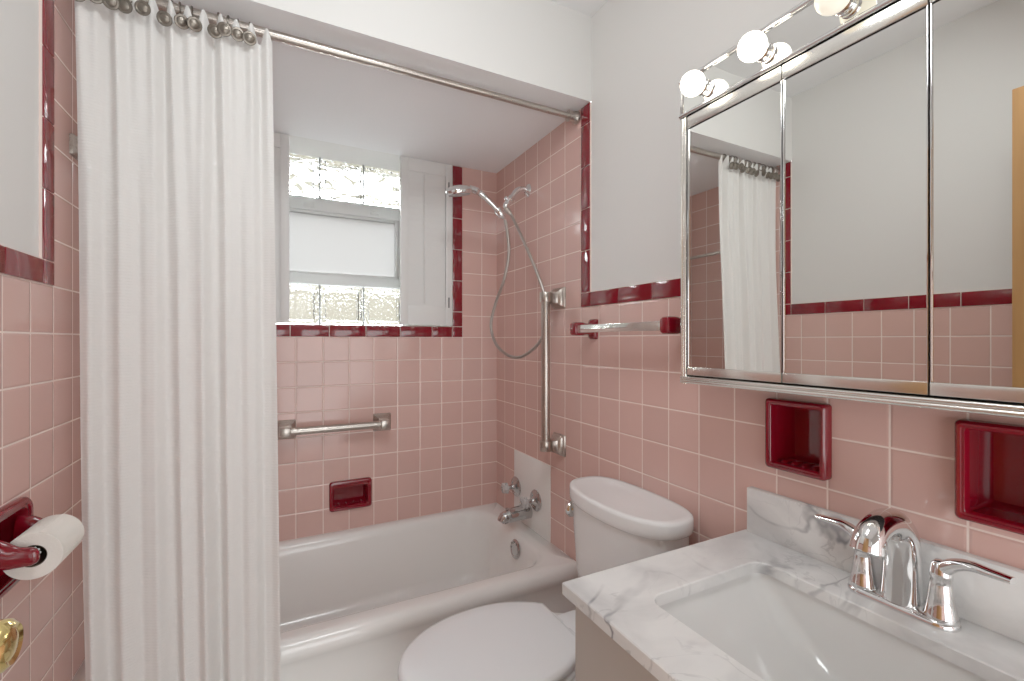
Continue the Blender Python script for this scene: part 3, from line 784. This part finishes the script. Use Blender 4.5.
obj('tank_lid', b, M['white_gloss'], t, angle=60)
b = B(); lathe(b, [(.0,.0),(.013,0),(.013,.006),(.025,.008),(.028,.014),(.024,.024),(.013,.031),(0,.033)], (.872, TYc+.176, .692), (-.35,.93,0), 22); obj('flush_lever', b, M['chrome'], t)
def egg(xf, xb, hy, z, sq=2.4, mid=.52, n=56):
    """seat-like oval: rounded nose at xf, blunter at xb"""
    out = []; xm = xf+(xb-xf)*mid
    for k in range(n):
        a = k*2*PI/n; c, s_ = math.cos(a), math.sin(a)
        if c >= 0: x = xm+(xb-xm)*abs(c)**(2/4.2); y = hy*(1-.52*sm(.0,.45,(x-xm)/(xb-xm)))*math.copysign(abs(s_)**(2/2.25), s_)
        else: x = xm-(xm-xf)*abs(c)**(2/2.05); y = hy*math.copysign(abs(s_)**(2/2.05), s_)
        out.append((x, TYc+y, z))
    return out
def lidloop(d, z):
    # plan outline of the lid: nose, widest at the middle, straight cut back edge
    xf, xb, hy, hb = .250+d, .704-d, .176-d, .104-d
    out = []; n = 40
    xm = .50
    for k in range(n+1):
        a = PI/2 + PI*k/n     # from +y side round the nose to -y side
        out.append((xm+(xm-xf)*math.cos(a), TYc+hy*math.sin(a), z))
    m_ = 10
    left = [(xm+(xb-xm)*k/m_, TYc-(hy-(hy-hb)*(k/m_)**2.3), z) for k in range(1, m_+1)]
    right = [(xm+(xb-xm)*k/m_, TYc+(hy-(hy-hb)*(k/m_)**2.3), z) for k in range(m_, 0, -1)]
    return out+left+right
b = B(); loft(b, [lidloop(.004,.446), lidloop(0,.450), lidloop(0,.460), lidloop(.003,.4665), lidloop(.012,.4695), lidloop(.05,.4715)]); obj('seat_lid', b, M['seatp'], t, angle=50)
b = B(); loft(b, [lidloop(.003,.424), lidloop(-.001,.428), lidloop(-.001,.440), lidloop(.003,.4445)]); obj('seat_ring', b, M['seatp'], t, angle=50)
b = B(); box(b, (.700, TYc-.055, .424), (.80, TYc+.055, .452), .006)
for y in (-.04, .04): lathe(b, [(.012,-.022),(.013,-.018),(.013,.018),(.012,.022)], (.706, TYc+y, .447), (0,1,0), 14)
obj('hinge', b, M['seatp'], t)
b = B(); loft(b, [egg(.40,.99,.105,.0), egg(.395,.99,.11,.02), egg(.40,.985,.10,.06), egg(.38,.985,.098,.16), egg(.32,.985,.13,.27), egg(.275,.99,.165,.36), egg(.262,.995,.176,.40), egg(.262,.995,.176,.418), egg(.27,.99,.17,.4235)])
obj('bowl', b, M['white_gloss'], t, angle=60)

# ------------------------------------------------------------------ shower rod, curtain, rings
RYc, RZc = 1.449, 2.112
t = thing('shower_rod', 'chrome curtain rod across the tub under the soffit', 'curtain rod', (.28, RYc, RZc))
b = B(); tube(b, [(XL+.006,RYc,RZc),(.19,RYc,RZc)], .0135, 20); tube(b, [(.18,RYc,RZc),(XR-.006,RYc,RZc)], .0115, 20); obj('rod', b, M['nickel'], t)
for x, s in ((XR-.0045,-1),(XL+.0045,1)):
    b = B(); lathe(b, [(.0,0),(.0235,0),(.0245,.004),(.022,.012),(.0185,.018),(.0185,.034),(.021,.036),(.021,.042),(.0135,.044),(0,.044)], (x,RYc,RZc), (s,0,0), 24); obj('flange', b, M['nickel'], t)
# curtain
FOLDS = [(0,0),(.05,.9),(.12,-.7),(.2,.75),(.27,-.25),(.33,.35),(.40,-.9),(.46,.55),(.52,.05),(.585,1.0),(.66,-.75),(.73,.8),(.80,.1),(.86,.55),(.925,-.6),(1,.35)]
def spline(tab, x):
    for (a, p), (c, q) in zip(tab, tab[1:]):
        if x <= c:
            t = (x-a)/(c-a); return p+(q-p)*(.5-.5*math.cos(PI*t))
    return tab[-1][1]
HANG = [.015,.09,.175,.255,.345,.415,.485,.575,.665,.745,.80,.87]
def curt(s, h):
    """s across 0..1, h = 0 at the top .. 1 at the hem"""
    x0 = -.429+.040*h; x1 = -.016+.024*h
    w = s+.02*h*math.sin(2*PI*s*1.5+.4)
    f0 = spline(FOLDS, max(0, min(1, w)))                       # broad folds that run the whole drop
    f1 = math.sin(2*PI*11.5*s+.8)                                # tight header pleats that die out
    top = 1-sm(0, .32, h)
    y = RYc-.020-.022*f0*(.55+.55*h) - .008*f1*top - .047*sm(.02,.75,h)
    y -= .0012*math.sin(2*PI*17*s+3*h)*(1-top)
    x = x0+(x1-x0)*s 
    z = 2.096-h*1.97
    if h < .03: z += (.020*f1-.004)*(1-h/.03)
    return (x, y, z)
NS, NH = 260, 70
b = B()
g = [[b.verts.new(curt(i/NS, (j/NH)**1.25)) for i in range(NS+1)] for j in range(NH+1)]
for j in range(NH):
    for i in range(NS):
        b.faces.new((g[j][i], g[j+1][i], g[j+1][i+1], g[j][i+1]))
cu = thing('shower_curtain', 'white textured fabric shower curtain pulled to the left', 'shower curtain', (-.22, 1.42, .1))
co = obj('fabric', b, M['curtain'], cu, angle=180)
# rings with round medallions
first = None
ring_px = [-.418,-.389,-.352,-.318,-.283,-.244,-.230,-.205,-.142,-.120,-.099,-.071]
for i, x in enumerate(ring_px):
    if first is None:
        first = thing('curtain_ring', 'pewter curtain ring hook with a round medallion on the shower rod', 'curtain ring', (x, RYc, RZc), 'pewter curtain rings along the shower rod')
        b = B(); n = 24; path = [(x, RYc+.0185*math.sin(a), RZc-.003+.0185*math.cos(a)) for a in [2*PI*k/n for k in range(n+1)]]
        tube(b, path, .0019, 8); tube(b, [(x,RYc-.012,RZc-.018),(x+.001,RYc-.024,RZc-.030),(x,RYc-.046,RZc-.044)], .0019, 8); obj('ring', b, M['pewter'], first)
        b = B(); lathe(b, [(0,0),(.0158,0),(.017,.002),(.0158,.004),(.012,.0045),(.0105,.0035),(.005,.006),(0,.0065)], (x, RYc-.046, RZc-.054), (0.12,-1,-.4), 20); obj('medallion', b, M['pewter'], first)
    else:
        c = dup(first, (x-ring_px[0], random.uniform(-.004,.004), 0)); c.rotation_euler = (random.uniform(-.1,.1), 0, random.uniform(-.3,.3))

# ------------------------------------------------------------------ open door leaf with knob
DX, DY = -.245, .548
door = bpy.data.objects.new('door_1', None); C.objects.link(door); door.location = (DX-.02, .16, 0); door['kind'] = 'structure'; ORG['door_1'] = Vector(door.location)
b = B(); box(b, (DX-.036, DY-.74, .012), (DX, DY, 2.035), .002); obj('door_leaf', b, M['wood'], door)
b = B(); kz, ky = 1.007, .506
lathe(b, [(0,0),(.026,0),(.027,.003),(.022,.008),(.010,.012),(.009,.026),(.013,.031),(.0185,.037),(.0205,.044),(.019,.052),(.015,.056),(.012,.0545),(.008,.056),(0,.057)], (DX+.0005,ky,kz), (1,0,0), 30)
obj('door_knob', b, M['brass'], door)
# ------------------------------------------------------------------ lights, sky, camera
def area(name, loc, rot, sx, sy, power, col):
    l = bpy.data.lights.new(name, 'AREA'); l.shape = 'RECTANGLE'; l.size = sx; l.size_y = sy; l.energy = power; l.color = col
    o = bpy.data.objects.new(name, l); C.objects.link(o); o.location = loc; o.rotation_euler = rot; return o
area('overhead_fill', (.22, .50, ZCEIL-.13), (math.radians(36),0,0), .45, .3, 6.6, (.96,.99,1))  # added fill light tilted toward the tub alcove, no fixture modelled
area('rear_fill', (.32, YF+.05, 1.08), (math.radians(97),0,0), 1.3, 1.9, 24, (.95,.99,1))  # added soft fill behind the camera; the rear wall has no opening

w = bpy.data.worlds.new('sky'); S.world = w; w.use_nodes = True
N, L = w.node_tree.nodes, w.node_tree.links
bg = N['Background']
tc = N.new('ShaderNodeTexCoord'); sep = N.new('ShaderNodeSeparateXYZ'); L.new(tc.outputs['Generated'], sep.inputs[0])
rp = N.new('ShaderNodeValToRGB'); e = rp.color_ramp.elements
e[0].position = .0; e[0].color = srgb(38,37,32)
e[1].position = 1.0; e[1].color = srgb(225,235,250)
for pos, c in ((.505, srgb(40,38,33)), (.615, srgb(43,42,38)), (.675, srgb(250,252,255)), (.75, srgb(252,254,255))):
    n_ = rp.color_ramp.elements.new(pos); n_.color = c
mr = N.new('ShaderNodeMapRange'); mr.inputs['From Min'].default_value = -1; L.new(sep.outputs['Z'], mr.inputs['Value'])
L.new(mr.outputs['Result'], rp.inputs[0]); L.new(rp.outputs[0], bg.inputs['Color']); bg.inputs['Strength'].default_value = 36

cam = bpy.data.cameras.new('camera'); co = bpy.data.objects.new('camera', cam); C.objects.link(co)
co.location = (0,0,1.25); co.rotation_euler = (math.radians(90), 0, math.radians(-27.2))
cam.sensor_width = 36; cam.lens = 453.98/1024*36; cam.clip_start = .02
S.camera = co
S.view_settings.view_transform = 'Standard'
S.view_settings.look = 'None'
S.view_settings.exposure = -.12
S.view_settings.gamma = 1.25
S.cycles.use_denoising = True
S.cycles.max_bounces = 14; S.cycles.transmission_bounces = 12; S.cycles.glossy_bounces = 8; S.cycles.diffuse_bounces = 6
S.cycles.sample_clamp_indirect = 40
